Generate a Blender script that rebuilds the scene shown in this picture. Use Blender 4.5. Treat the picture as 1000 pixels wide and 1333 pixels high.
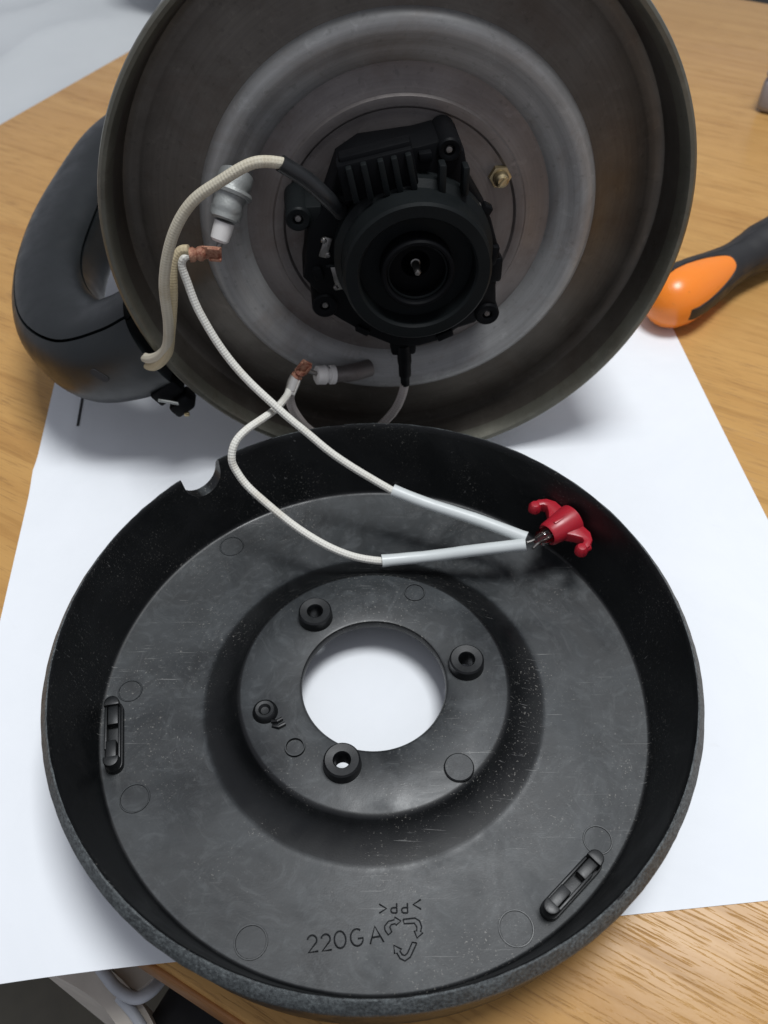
import bpy, bmesh, math, random
from mathutils import Vector, Matrix, noise

random.seed(7)
R = math.radians
MM = 0.001
scene = bpy.context.scene
for o in list(bpy.data.objects):
    bpy.data.objects.remove(o)
COL = scene.collection

# ------------------------------------------------------------------ camera
cam_d = bpy.data.cameras.new('camera')
cam = bpy.data.objects.new('camera', cam_d)
COL.objects.link(cam)
cam.location = (0, 0, 0.258)
PITCH, ROLL = R(49.448), R(-0.341)
_fw = Vector((0, math.cos(PITCH), -math.sin(PITCH)))
_r = Vector((1, 0, 0))
_u = _r.cross(_fw)
_r2 = _r * math.cos(ROLL) + _u * math.sin(ROLL)
_u2 = _u * math.cos(ROLL) - _r * math.sin(ROLL)
_m = Matrix((_r2, _u2, -_fw)).transposed().to_4x4()
_m.translation = cam.location
cam.matrix_world = _m
cam_d.sensor_fit = 'HORIZONTAL'
cam_d.sensor_width = 36.0
cam_d.lens = 36.0 * 1130.8 / 1000.0
cam_d.clip_start = 0.01
cam_d.clip_end = 20
cam_d.dof.use_dof = True
cam_d.dof.focus_distance = 0.262
cam_d.dof.aperture_fstop = 25.0
scene.camera = cam

# ------------------------------------------------------------------ light
world = bpy.data.worlds.new('World')
scene.world = world
world.use_nodes = True
wb = world.node_tree.nodes['Background']
wb.inputs[0].default_value = (0.86, 0.89, 1.0, 1)
wb.inputs[1].default_value = 0.40

ld = bpy.data.lights.new('ceiling_lamp', 'AREA')
ld.shape = 'RECTANGLE'
ld.size = 0.46
ld.size_y = 0.42
ld.energy = 21
ld.color = (0.965, 0.985, 1.0)
lamp = bpy.data.objects.new('ceiling_lamp', ld)
COL.objects.link(lamp)
lamp.location = (0.22, 0.21, 1.5)
lamp.rotation_euler = (R(-3), R(8), R(20))

scene.view_settings.view_transform = 'Standard'
scene.view_settings.look = 'None'
scene.view_settings.exposure = 0.0
scene.view_settings.gamma = 1.0
scene.view_settings.use_curve_mapping = False
scene.render.engine = 'CYCLES'
scene.cycles.max_bounces = 8

# ------------------------------------------------------------------ material helpers
class NT:
    def __init__(self, name, base, rough, metal=0.0, spec=0.5):
        m = bpy.data.materials.new(name)
        m.use_nodes = True
        self.m, self.t = m, m.node_tree
        self.b = self.t.nodes['Principled BSDF']
        self.b.inputs['Base Color'].default_value = (*base, 1)
        self.b.inputs['Roughness'].default_value = rough
        self.b.inputs['Metallic'].default_value = metal
        self.b.inputs['Specular IOR Level'].default_value = spec
        self._co = None
    def n(self, typ, **kw):
        nd = self.t.nodes.new(typ)
        for k, v in kw.items():
            setattr(nd, k, v)
        return nd
    def link(self, a, b):
        self.t.links.new(a, b)
    def co(self):
        if self._co is None:
            self._co = self.n('ShaderNodeTexCoord')
        return self._co
    def mapping(self, scale=(1, 1, 1), rot=(0, 0, 0), src='Object'):
        mp = self.n('ShaderNodeMapping')
        mp.inputs['Scale'].default_value = scale
        mp.inputs['Rotation'].default_value = rot
        self.link(self.co().outputs[src], mp.inputs[0])
        return mp.outputs[0]
    def noise(self, scale, detail=4, rough=0.55, vec=None, dist=0.0):
        nd = self.n('ShaderNodeTexNoise')
        nd.inputs['Scale'].default_value = scale
        nd.inputs['Detail'].default_value = detail
        nd.inputs['Roughness'].default_value = rough
        nd.inputs['Distortion'].default_value = dist
        self.link(vec if vec is not None else self.co().outputs['Object'], nd.inputs['Vector'])
        return nd.outputs['Fac']
    def ramp(self, fac, stops):
        nd = self.n('ShaderNodeValToRGB')
        el = nd.color_ramp.elements
        while len(el) < len(stops):
            el.new(0.5)
        for e, (p, c) in zip(el, stops):
            e.position = p
            e.color = (c, c, c, 1) if isinstance(c, (int, float)) else (*c, 1)
        self.link(fac, nd.inputs[0])
        return nd.outputs[0]
    def mix(self, fac, a, b, mode='MIX'):
        nd = self.n('ShaderNodeMix', data_type='RGBA', blend_type=mode)
        for inp, v in ((nd.inputs[0], fac), (nd.inputs[6], a), (nd.inputs[7], b)):
            if isinstance(v, (int, float)):
                inp.default_value = v
            elif isinstance(v, tuple):
                inp.default_value = (*v, 1)
            else:
                self.link(v, inp)
        return nd.outputs[2]
    def math(self, op, a, b=0.0):
        nd = self.n('ShaderNodeMath', operation=op)
        for i, v in enumerate((a, b)):
            if isinstance(v, (int, float)):
                nd.inputs[i].default_value = v
            else:
                self.link(v, nd.inputs[i])
        return nd.outputs[0]
    def bump(self, h, strength=0.3, dist=0.0003):
        nd = self.n('ShaderNodeBump')
        nd.inputs['Strength'].default_value = strength
        nd.inputs['Distance'].default_value = dist
        self.link(h, nd.inputs['Height'])
        prev = self.b.inputs['Normal']
        if prev.is_linked:
            self.link(prev.links[0].from_socket, nd.inputs['Normal'])
        self.link(nd.outputs[0], prev)
    def color(self, s):
        self.link(s, self.b.inputs['Base Color'])
    def rough(self, s):
        self.link(s, self.b.inputs['Roughness'])


def plain(name, base, rough, metal=0.0, spec=0.5, bump=0.15, scale=700, var=0.25):
    k = NT(name, base, rough, metal, spec)
    n1 = k.noise(scale * 0.12, 5)
    c2 = tuple(c * (1 - var) for c in base)
    c3 = tuple(min(1, c * (1 + var)) for c in base)
    k.color(k.mix(n1, c2, c3))
    k.rough(k.ramp(k.noise(scale * 0.2, 4), [(0.3, max(0.03, rough - 0.08)), (0.7, min(1, rough + 0.1))]))
    k.bump(k.noise(scale * 2.2, 3), bump, 0.0002)
    return k.m


# dish plastic : dark, dusty, scratched
def dish_plastic(name, dust=1.0):
    k = NT(name, (0.018, 0.02, 0.022), 0.42, 0, 0.48)
    clouds = k.noise(30, 6, 0.62, dist=0.9)
    base = k.mix(k.ramp(clouds, [(0.38, 0.0), (0.68, 1.0)]), (0.0018, 0.0022, 0.0026), (0.0042, 0.0050, 0.0056))
    # level faces paler: dust, and their sheen painted in; slopes and walls stay dark
    geo = k.n('ShaderNodeNewGeometry')
    sx = k.n('ShaderNodeSeparateXYZ')
    k.link(geo.outputs['Normal'], sx.inputs[0])
    level = k.ramp(sx.outputs[2], [(0.945, 0.0), (0.99, 1.0)])
    dust_sheen = k.ramp(k.noise(26, 7, 0.66, dist=1.4), [(0.30, 0.25), (0.50, 0.7), (0.70, 1.25)])
    dust_sheen = k.math('MULTIPLY', level, dust_sheen)
    base = k.mix(k.math('MULTIPLY', dust_sheen, 0.46 * dust), base, (0.058, 0.066, 0.071))
    smear = k.noise(95, 8, 0.72, dist=2.2)
    st = k.math('MULTIPLY', k.ramp(smear, [(0.50, 0.0), (0.74, 1.0)]), level)
    base = k.mix(k.math('MULTIPLY', st, 0.42 * dust), base, (0.095, 0.104, 0.108))
    sx2 = k.n('ShaderNodeSeparateXYZ')
    k.link(k.co().outputs['Object'], sx2.inputs[0])
    pa_ = k.math('ARCTAN2', sx2.outputs[1], sx2.outputs[0])
    pr2 = k.math('SQRT', k.math('ADD', k.math('POWER', sx2.outputs[0], 2.0), k.math('POWER', sx2.outputs[1], 2.0)))
    cb_ = k.n('ShaderNodeCombineXYZ')
    k.link(k.math('MULTIPLY', pa_, 5.0), cb_.inputs[0]); k.link(k.math('MULTIPLY', pr2, 420.0), cb_.inputs[1])
    arcs = k.noise(1.0, 5, 0.65, cb_.outputs[0], dist=0.6)
    base = k.mix(k.math('MULTIPLY', k.math('MULTIPLY', k.ramp(arcs, [(0.58, 0.0), (0.78, 1.0)]), level), 0.30 * dust), base, (0.10, 0.105, 0.107))
    area = k.ramp(k.noise(34, 4, 0.65), [(0.46, 0.0), (0.66, 1.0)])
    spk = k.math('MULTIPLY', k.ramp(k.noise(1500, 3, 0.6), [(0.625, 0.0), (0.70, 1.0)]), area)
    base = k.mix(k.math('MULTIPLY', spk, 0.5 * dust), base, (0.36, 0.345, 0.31))
    for rot, th in ((-24, 0.705), (38, 0.705), (80, 0.715), (125, 0.71)):
        scr = k.noise(1, 3, 0.5, k.mapping((60, 1900, 300), (0, 0, R(rot))), dist=0.35)
        sc = k.math('MULTIPLY', k.ramp(scr, [(th, 0.0), (th + 0.035, 1.0)]), k.ramp(k.noise(30, 2), [(0.48, 0.0), (0.6, 1.0)]))
        base = k.mix(k.math('MULTIPLY', sc, 0.40 * dust), base, (0.28, 0.28, 0.27))
    k.color(base)
    k.rough(k.ramp(k.noise(24, 6, 0.65, dist=1.2), [(0.38, 0.33), (0.62, 0.55)]))
    k.bump(k.noise(130, 4, 0.5), 0.05, 0.0005)
    k.bump(k.noise(2600, 2), 0.15, 0.0001)
    return k.m


M = {}
M['dish'] = dish_plastic('black_plastic_dusty')
M['dish_clean'] = dish_plastic('black_plastic_clean', 0.25)
k = NT('black_plastic_rough_lip', (0.045, 0.055, 0.056), 0.5, 0, 0.8)
k.color(k.mix(k.ramp(k.noise(1100, 5, 0.75), [(0.40, 0.0), (0.70, 1.0)]), (0.016, 0.020, 0.022), (0.115, 0.132, 0.134)))
k.bump(k.noise(1300, 4, 0.7), 0.8, 0.0006)
M['lip'] = k.m
M['letter'] = plain('black_plastic_letter', (0.006, 0.007, 0.008), 0.4)  # darker than the shell: edge shade of the relief put into the colour
M['handle'] = plain('handle_black_plastic', (0.007, 0.009, 0.010), 0.38, spec=0.45, bump=0.1)
M['control'] = plain('control_black_plastic', (0.004, 0.0043, 0.005), 0.5, spec=0.06)
M['control_hi'] = plain('control_grey_plastic', (0.007, 0.0085, 0.009), 0.5, spec=0.10)

# kettle steel, concentric brushing and brown staining
def steel(name, c1, c2, rough, metal=0.9, ring=True):
    k = NT(name, c1, rough, metal)
    st = k.ramp(k.noise(34, 6, 0.65, dist=0.7), [(0.35, 0.0), (0.66, 1.0)])
    base = k.mix(st, c1, c2)
    if ring:
        sx = k.n('ShaderNodeSeparateXYZ')
        k.link(k.co().outputs['Object'], sx.inputs[0])
        rr = k.math('SQRT', k.math('ADD', k.math('POWER', sx.outputs[0], 2.0), k.math('POWER', sx.outputs[1], 2.0)))
        cx = k.n('ShaderNodeCombineXYZ')
        k.link(k.math('MULTIPLY', rr, 1.0), cx.inputs[0])
        rn = k.noise(900, 3, 0.6, cx.outputs[0])
        base = k.mix(0.5, base, k.mix(rn, tuple(c * 0.5 for c in c1), tuple(min(1, c * 1.5) for c in c1)))
        k.bump(rn, 0.2, 0.0002)
    rust = k.ramp(k.noise(22, 7, 0.72, dist=1.6), [(0.50, 0.0), (0.68, 1.0)])
    base = k.mix(k.math('MULTIPLY', rust, 0.5), base, (c1[0] * 0.62, c1[1] * 0.50, c1[2] * 0.44))
    lime = k.ramp(k.noise(140, 8, 0.75, dist=0.8), [(0.56, 0.0), (0.72, 1.0)])
    base = k.mix(k.math('MULTIPLY', lime, 0.30), base, tuple(min(1, c * 1.9) for c in c1))
    spots = k.ramp(k.noise(420, 4, 0.6), [(0.60, 0.0), (0.72, 1.0)])
    base = k.mix(k.math('MULTIPLY', spots, 0.35), base, tuple(c * 0.35 for c in c1))
    k.color(base)
    k.rough(k.ramp(k.noise(60, 5, 0.6), [(0.3, rough - 0.06), (0.7, rough + 0.14)]))
    k.bump(k.noise(500, 4, 0.6), 0.12, 0.0003)
    return k.m
M['skirt'] = steel('stained_steel_skirt', (0.118, 0.106, 0.092), (0.070, 0.060, 0.051), 0.38, 0.75)
M['rim'] = steel('worn_steel_rim', (0.168, 0.164, 0.136), (0.104, 0.102, 0.080), 0.40, 0.75)
M['body'] = steel('brushed_steel_body', (0.62, 0.62, 0.60), (0.55, 0.54, 0.52), 0.2, 1.0, False)
M['plate'] = steel('dull_base_plate', (0.172, 0.156, 0.150), (0.108, 0.092, 0.086), 0.48, 0.6, True)
M['ring'] = steel('cast_aluminium_ring', (0.289, 0.289, 0.285), (0.187, 0.183, 0.178), 0.5, 0.35, True)
M['alu'] = plain('silver_metal', (0.30, 0.31, 0.30), 0.52, 0.5, bump=0.5)
M['brass'] = plain('old_brass', (0.42, 0.34, 0.20), 0.35, 0.95)
M['screw'] = plain('dark_screw_metal', (0.22, 0.21, 0.20), 0.35, 0.9)
M['ceramic'] = plain('white_ceramic', (0.62, 0.60, 0.58), 0.5)

k = NT('rusty_copper', (0.35, 0.15, 0.09), 0.6, 0.3)
k.color(k.mix(k.ramp(k.noise(420, 5, 0.7), [(0.38, 0.0), (0.64, 1.0)]), (0.20, 0.06, 0.035), (0.46, 0.26, 0.17)))
k.bump(k.noise(900, 4, 0.7), 0.7, 0.0005)
M['copper'] = k.m
M['tin'] = plain('tinned_solder', (0.62, 0.60, 0.56), 0.3, 0.8)

# braided glass-fibre wire : uv = (turn fraction, length in mm)
def braid(name, c, dark, dens=1.0, bs=0.4):
    k = NT(name, c, 0.75)
    sx = k.n('ShaderNodeSeparateXYZ')
    k.link(k.co().outputs['UV'], sx.inputs[0])
    u, v = sx.outputs[0], sx.outputs[1]
    a = k.math('SINE', k.math('ADD', k.math('MULTIPLY', u, 6.2832 * 4), k.math('MULTIPLY', v, 3.3 * dens)))
    b = k.math('SINE', k.math('SUBTRACT', k.math('MULTIPLY', u, 6.2832 * 4), k.math('MULTIPLY', v, 3.3 * dens)))
    h = k.math('MULTIPLY', a, b)
    f = k.ramp(k.math('ADD', k.math('MULTIPLY', h, 0.5), 0.5), [(0.15, 0.0), (0.6, 1.0)])
    n1 = k.noise(60, 4)
    wc = k.mix(f, dark, k.mix(k.ramp(n1, [(0.35, 0.0), (0.7, 1.0)]), c, tuple(x * 0.86 for x in c)))
    age = k.math('MULTIPLY', k.ramp(k.noise(75, 5, 0.7), [(0.52, 0.0), (0.72, 1.0)]), 0.45)
    k.color(k.mix(age, wc, (c[0] * 0.62, c[1] * 0.52, c[2] * 0.38)))
    k.bump(k.noise(2500, 3, 0.7), 0.5, 0.0003)
    k.bump(h, bs, 0.0002)
    return k.m
M['wire'] = braid('white_braided_sleeving', (0.74, 0.73, 0.67), (0.62, 0.60, 0.54))
M['wire_old'] = braid('yellowed_sleeving', (0.50, 0.42, 0.27), (0.42, 0.35, 0.22), 1.0, 0.3)
M['wire_grey'] = braid('greyed_sleeving', (0.53, 0.49, 0.39), (0.44, 0.40, 0.31), 1.0, 0.3)
M['wire_dim'] = braid('soiled_sleeving', (0.40, 0.36, 0.34), (0.30, 0.27, 0.25), 0.8, 0.12)
M['sleeve'] = plain('white_silicone_tube', (0.56, 0.59, 0.585), 0.4, bump=0.08, var=0.06)
M['heatshrink'] = plain('black_heat_shrink', (0.010, 0.011, 0.012), 0.4)

k = NT('red_translucent_plastic', (0.36, 0.014, 0.026), 0.34)
k.b.inputs['Subsurface Weight'].default_value = 0.25
k.b.inputs['Subsurface Radius'].default_value = (0.003, 0.0006, 0.0006)
k.b.inputs['Subsurface Scale'].default_value = 1.0
k.bump(k.noise(500, 3), 0.1, 0.0003)
M['red'] = k.m
k = NT('clear_bulb_glass', (0.92, 0.80, 0.76), 0.03)
k.b.inputs['Transmission Weight'].default_value = 1.0
k.b.inputs['IOR'].default_value = 1.45
M['glass'] = k.m

# wood laminate, grain along local x
k = NT('oak_laminate', (0.42, 0.23, 0.08), 0.34, 0, 0.12)
v1 = k.mapping((3.2, 62, 10))
g1 = k.noise(1, 6, 0.62, v1, dist=0.5)
col = k.mix(k.ramp(g1, [(0.30, 0.0), (0.72, 1.0)]), (0.545, 0.318, 0.112), (0.425, 0.226, 0.074))
g2 = k.noise(1, 5, 0.6, k.mapping((11, 210, 30)), dist=0.3)
col = k.mix(k.math('MULTIPLY', k.ramp(g2, [(0.52, 0.0), (0.74, 1.0)]), 0.55), col, (0.255, 0.122, 0.037))
pore = k.noise(1, 4, 0.6, k.mapping((60, 1250, 60)))
pz = k.ramp(k.noise(1, 3, 0.5, k.mapping((3.5, 40, 5))), [(0.30, 0.15), (0.60, 1.0)])
pr = k.math('MULTIPLY', k.ramp(pore, [(0.54, 0.0), (0.66, 1.0)]), pz)
col = k.mix(k.math('MULTIPLY', pr, 0.62), col, (0.23, 0.118, 0.048))
k.color(col)
k.rough(k.ramp(g2, [(0.3, 0.17), (0.8, 0.30)]))
k.bump(k.math('MULTIPLY', pr, -1.0), 0.4, 0.00025)
k.bump(k.noise(260, 3), 0.06, 0.0004)
M['wood'] = k.m
M['wood_edge'] = plain('brown_edge_band', (0.30, 0.13, 0.038), 0.4, scale=300)
M['leg'] = plain('table_leg_brown', (0.16, 0.075, 0.028), 0.5)

k = NT('white_paper', (0.86, 0.865, 0.875), 0.75, 0, 0.25)
pc = k.mix(k.ramp(k.noise(9, 6, 0.7, dist=0.6), [(0.35, 0.0), (0.7, 1.0)]), (0.785, 0.810, 0.840), (0.735, 0.760, 0.790))
sm_ = k.math('MULTIPLY', k.ramp(k.noise(46, 5, 0.7, dist=1.0), [(0.66, 0.0), (0.82, 1.0)]), 0.35)
pc = k.mix(sm_, pc, (0.58, 0.58, 0.58))
k.color(pc)
k.bump(k.noise(1600, 3), 0.1, 0.0001)
k.bump(k.noise(11, 4, 0.55), 0.25, 0.003)
M['paper'] = k.m
M['slit'] = plain('dark_slit', (0.02, 0.02, 0.022), 0.8)

k = NT('orange_plastic', (0.86, 0.235, 0.022), 0.30)
k.color(k.mix(k.ramp(k.noise(160, 5, 0.65), [(0.62, 0.0), (0.78, 1.0)]), (0.86, 0.235, 0.022), (0.52, 0.15, 0.03)))
k.b.inputs['Subsurface Weight'].default_value = 0.15
k.b.inputs['Subsurface Radius'].default_value = (0.002, 0.0008, 0.0003)
k.b.inputs['Subsurface Scale'].default_value = 1.0
M['orange'] = k.m
M['rubber'] = plain('black_rubber_grip', (0.014, 0.014, 0.015), 0.5)
M['chrome'] = plain('chrome_shaft', (0.6, 0.6, 0.6), 0.15, 1.0)
M['greycase'] = plain('grey_case_plastic', (0.30, 0.29, 0.31), 0.45)
k = NT('white_cotton', (0.50, 0.52, 0.53), 0.9, 0, 0.2)
k.color(k.mix(k.noise(12, 5), (0.47, 0.495, 0.505), (0.58, 0.60, 0.61)))
k.bump(k.noise(600, 3), 0.2, 0.0004)
M['cloth'] = k.m
M['cushion'] = plain('grey_cushion_fabric', (0.16, 0.17, 0.175), 0.9, spec=0.1)
k = NT('dark_floor_tile', (0.085, 0.078, 0.058), 0.45)
k.color(k.mix(k.noise(30, 6, 0.65), (0.065, 0.060, 0.044), (0.13, 0.115, 0.082)))
M['tile'] = k.m
M['grout'] = plain('grey_grout', (0.05, 0.05, 0.045), 0.9)
M['bag_beige'] = plain('beige_canvas', (0.62, 0.57, 0.50), 0.85)
M['bag_black'] = plain('black_nylon', (0.012, 0.013, 0.016), 0.6)
M['bag_grey'] = plain('grey_vinyl_cord', (0.46, 0.48, 0.51), 0.4)

# ------------------------------------------------------------------ mesh helpers (mm in, m out)
def catmull(pts, sub=8):
    P = [Vector(p) for p in pts]
    out = []
    for i in range(len(P) - 1):
        p0 = P[i - 1] if i else P[0] * 2 - P[1]
        p1, p2 = P[i], P[i + 1]
        p3 = P[i + 2] if i + 2 < len(P) else P[-1] * 2 - P[-2]
        for j in range(sub):
            t = j / sub
            out.append(0.5 * ((2 * p1) + (p2 - p0) * t + (2 * p0 - 5 * p1 + 4 * p2 - p3) * t * t
                              + (3 * p1 - p0 - 3 * p2 + p3) * t ** 3))
    out.append(P[-1])
    return out


def wander(path, amp=0.22, ff=0.11):
    return [p + Vector((noise.noise(p * ff), noise.noise(p * ff + Vector((9, 2, 5))), noise.noise(p * ff + Vector((4, 7, 1))))) * amp for p in path]


class MB:
    """collects geometry in millimetres; build() links it as one mesh object"""
    def __init__(self):
        self.v, self.f, self.uv = [], [], []
    def add(self, v, f, uv=None):
        o = len(self.v)
        self.v += [Vector(p) for p in v]
        for i, fc in enumerate(f):
            self.f.append([a + o for a in fc])
            self.uv.append(uv[i] if uv else None)
        return self
    def tube(self, path, r, n=12, cap=True):
        P = [Vector(p) for p in path]
        m = len(P)
        rs = r if isinstance(r, (list, tuple)) else [r] * m
        T = [(P[min(i + 1, m - 1)] - P[max(i - 1, 0)]).normalized() for i in range(m)]
        up = Vector((0, 0, 1)) if abs(T[0].z) < 0.9 else Vector((1, 0, 0))
        N = (up - T[0] * up.dot(T[0])).normalized()
        v, L, acc = [], [], 0.0
        for i in range(m):
            N = (N - T[i] * N.dot(T[i])).normalized()
            Bn = T[i].cross(N)
            if i:
                acc += (P[i] - P[i - 1]).length
            L.append(acc)
            for j in range(n):
                a = 2 * math.pi * j / n
                v.append(P[i] + (N * math.cos(a) + Bn * math.sin(a)) * rs[i])
        f, uv = [], []
        for i in range(m - 1):
            for j in range(n):
                j2 = (j + 1) % n
                f.append([i * n + j, i * n + j2, (i + 1) * n + j2, (i + 1) * n + j])
                uv.append([(j / n, L[i]), ((j + 1) / n, L[i]), ((j + 1) / n, L[i + 1]), (j / n, L[i + 1])])
        if cap:
            f.append(list(range(n))[::-1]); uv.append([(0, 0)] * n)
            f.append([(m - 1) * n + j for j in range(n)]); uv.append([(0, L[-1])] * n)
        return self.add(v, f, uv)
    def lathe(self, prof, seg=96, closed=False, mat=None, seq=None):
        """revolve (r,z) round local z; mat: Matrix applied afterwards"""
        v, f, idx = [], [], []
        angs = seq if seq else [2 * math.pi * j / seg for j in range(seg)]
        n = len(angs)
        for (r, z) in prof:
            if r <= 1e-6:
                idx.append([len(v)] * n); v.append(Vector((0, 0, z)))
            else:
                idx.append(list(range(len(v), len(v) + n)))
                v += [Vector((r * math.cos(a), r * math.sin(a), z)) for a in angs]
        pairs = list(zip(range(len(prof) - 1), range(1, len(prof))))
        if closed:
            pairs.append((len(prof) - 1, 0))
        for a, b in pairs:
            for j in range(n):
                j2 = (j + 1) % n
                q = [idx[a][j], idx[a][j2], idx[b][j2], idx[b][j]]
                q2 = []
                for x in q:
                    if x not in q2:
                        q2.append(x)
                if len(q2) > 2:
                    f.append(q2)
        if mat is not None:
            v = [mat @ p for p in v]
        return self.add(v, f)
    def box(self, c, s, bev=0.0, rot=None, seg=2):
        bm = bmesh.new()
        bmesh.ops.create_cube(bm, size=1.0)
        for q in bm.verts:
            q.co = Vector((q.co.x * s[0], q.co.y * s[1], q.co.z * s[2]))
        if bev > 0:
            bmesh.ops.bevel(bm, geom=bm.edges[:], offset=bev, segments=seg, profile=0.5, affect='EDGES')
        mt = rot.to_4x4() if rot is not None else Matrix()
        return self._bm(bm, Matrix.Translation(c) @ mt)
    def prism(self, poly, z0, z1, bev=0.0, mat=None):
        bm = bmesh.new()
        vs = [bm.verts.new((x, y, z0)) for x, y in poly]
        fc = bm.faces.new(vs)
        if fc.normal.z > 0:
            fc.normal_flip()
        ex = bmesh.ops.extrude_face_region(bm, geom=[fc])
        top = [g for g in ex['geom'] if isinstance(g, bmesh.types.BMVert)]
        for g in top:
            g.co.z = z1
        bmesh.ops.recalc_face_normals(bm, faces=bm.faces[:])
        if bev > 0:
            te = [e for e in bm.edges if all(abs(q.co.z - z1) < 1e-6 for q in e.verts)]
            bmesh.ops.bevel(bm, geom=te, offset=bev, segments=2, profile=0.5, affect='EDGES')
        return self._bm(bm, mat if mat is not None else Matrix())
    def _bm(self, bm, mt):
        bm.verts.index_update()
        v = [mt @ q.co for q in bm.verts]
        f = [[q.index for q in fc.verts] for fc in bm.faces]
        bm.free()
        return self.add(v, f)
    def build(self, name, mat, parent=None, angle=35, smooth=True):
        me = bpy.data.meshes.new(name)
        me.from_pydata([tuple(p * MM) for p in self.v], [], self.f)
        if any(u for u in self.uv):
            lay = me.uv_layers.new(name='UVMap')
            i = 0
            for fc, u in zip(self.f, self.uv):
                for q in range(len(fc)):
                    lay.data[i].uv = u[q] if u else (0, 0)
                    i += 1
        bm = bmesh.new(); bm.from_mesh(me)
        bmesh.ops.recalc_face_normals(bm, faces=bm.faces[:])
        bm.to_mesh(me); bm.free()
        if smooth:
            for pl in me.polygons:
                pl.use_smooth = True
            me.set_sharp_from_angle(angle=R(angle))
        me.materials.append(mat)
        o = bpy.data.objects.new(name, me)
        COL.objects.link(o)
        if parent is not None:
            o.parent = parent
        return o


def tag(o, label, cat, group=None):
    o['label'] = label; o['category'] = cat
    if group:
        o['group'] = group
    return o

def empty(name, loc=(0, 0, 0), mat=None):
    o = bpy.data.objects.new(name, None)
    COL.objects.link(o)
    o.empty_display_size = 0.02
    if mat is not None:
        o.matrix_world = mat
    else:
        o.location = Vector(loc) * MM
    return o

def frame_mat(origin, z, x=None):
    """4x4 in mm with local z along z"""
    z = Vector(z).normalized()
    x = Vector(x) if x is not None else (Vector((1, 0, 0)) if abs(z.x) < 0.9 else Vector((0, 1, 0)))
    x = (x - z * x.dot(z)).normalized()
    y = z.cross(x)
    m = Matrix((x, y, z)).transposed().to_4x4()
    m.translation = Vector(origin)
    return m

# ------------------------------------------------------------------ floor
FZ = -700
fl = MB().box((0, 500, FZ - 15), (5000, 5000, 20)).build('floor', M['grout'], smooth=False)
fl['kind'] = 'structure'
tl = MB().box((0, 0, 0), (596, 596, 10), 1.5).build('tile', M['tile'], fl)
tl.location = (-0.30, 0.25, (FZ - 2) * MM)
for i in range(-3, 4):
    for j in range(-2, 4):
        if (i, j) == (0, 0):
            continue
        c = tl.copy(); COL.objects.link(c); c.parent = fl
        c.location = (-0.30 + i * 0.6, 0.25 + j * 0.6, (FZ - 2) * MM)

# ------------------------------------------------------------------ table
TA = math.atan2(-0.482, 0.876)
tm = Matrix.Translation(Vector((-407, 250, 0)) * MM) @ Matrix.Rotation(TA, 4, 'Z')
table = tag(empty('wooden_table', mat=tm), 'light oak wood-grain table carrying the kettle parts', 'table')
MB().box((700, 386, -12), (1400, 772, 24), 2.0).build('tabletop', M['wood'], table)
eb = MB()
eb.box((700, -0.6, -13), (1396, 1.6, 19), 0.5)
eb.box((-0.6, 386, -13), (1.6, 768, 19), 0.5)
eb.box((700, 772.6, -13), (1396, 1.6, 19), 0.5)
eb.build('edge_band', M['wood_edge'], table)
MB().box((700, 386, -54), (1200, 620, 58), 1).build('apron', M['leg'], table)
lg = MB().box((0, 0, (FZ - 24) / 2 + 1.5), (46, 46, -FZ - 24 + 3), 2).build('leg', M['leg'], table)
for i, (x, y) in enumerate(((60, 60), (1340, 60), (60, 712), (1340, 712))):
    o = lg if i == 0 else lg.copy()
    if i:
        COL.objects.link(o); o.parent = table
    o.location = (x * MM, y * MM, 0)

# ------------------------------------------------------------------ paper sheet
PA = R(5.158)
pn = Vector((math.cos(PA), math.sin(PA), 0)); pt = Vector((-math.sin(PA), math.cos(PA), 0))
TV = Vector((0.482, 0.876, 0)).normalized()
def paper_z(w, s, t):
    z = 0.30 + 0.12 * noise.noise(w * 0.012)
    win = 1 - math.exp(-((s - 15) / 60.0) ** 2)
    d = abs(t - 256 - 0.02 * s)
    z += win * 1.6 * max(0, 1 - d / 12) ** 1.4 * min(1, max(0, (165 - s) / 45.0))
    d2 = abs(s + 106)
    if t > 250:
        z += 0.8 * max(0, 1 - d2 / 9) ** 1.5
    z += max(0, s - 120) ** 2 * 0.0005 * (0.6 + 0.4 * math.sin(t * 0.02))
    over = 24.4 - w.dot(TV)
    if over > 0:
        z -= 0.006 * over ** 2 * (1 if s < -40 else 0.4)
    return z
pb = MB()
ns, ntt = 84, 110
pv, pf = [], []
for layer in (0, 1):
    for i in range(ns + 1):
        for j in range(ntt + 1):
            s = -120.0 + 287.0 * i / ns; t = 65.5 + 399.5 * j / ntt
            w = pn * s + pt * t
            pv.append((w.x, w.y, paper_z(w, s, t) - 0.12 * layer))
def pid(l, i, j): return l * (ns + 1) * (ntt + 1) + i * (ntt + 1) + j
for i in range(ns):
    for j in range(ntt):
        pf.append([pid(0, i, j), pid(0, i + 1, j), pid(0, i + 1, j + 1), pid(0, i, j + 1)])
        pf.append([pid(1, i, j), pid(1, i, j + 1), pid(1, i + 1, j + 1), pid(1, i + 1, j)])
for i in range(ns):
    for j in (0, ntt):
        pf.append([pid(0, i, j), pid(0, i + 1, j), pid(1, i + 1, j), pid(1, i, j)])
for j in range(ntt):
    for i in (0, ns):
        pf.append([pid(0, i, j), pid(0, i, j + 1), pid(1, i, j + 1), pid(1, i, j)])
paper = pb.add(pv, pf).build('paper_sheet', M['paper'], angle=60)
tag(paper, 'large creased white sheet of paper under the kettle and black cover', 'paper')
sl = MB()
a, b = Vector((-133.4, 298, 0)), Vector((-130.3, 269, 0))
dr = (b - a).normalized(); sd = Vector((dr.y, -dr.x, 0)) * 0.55
q = []
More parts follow.
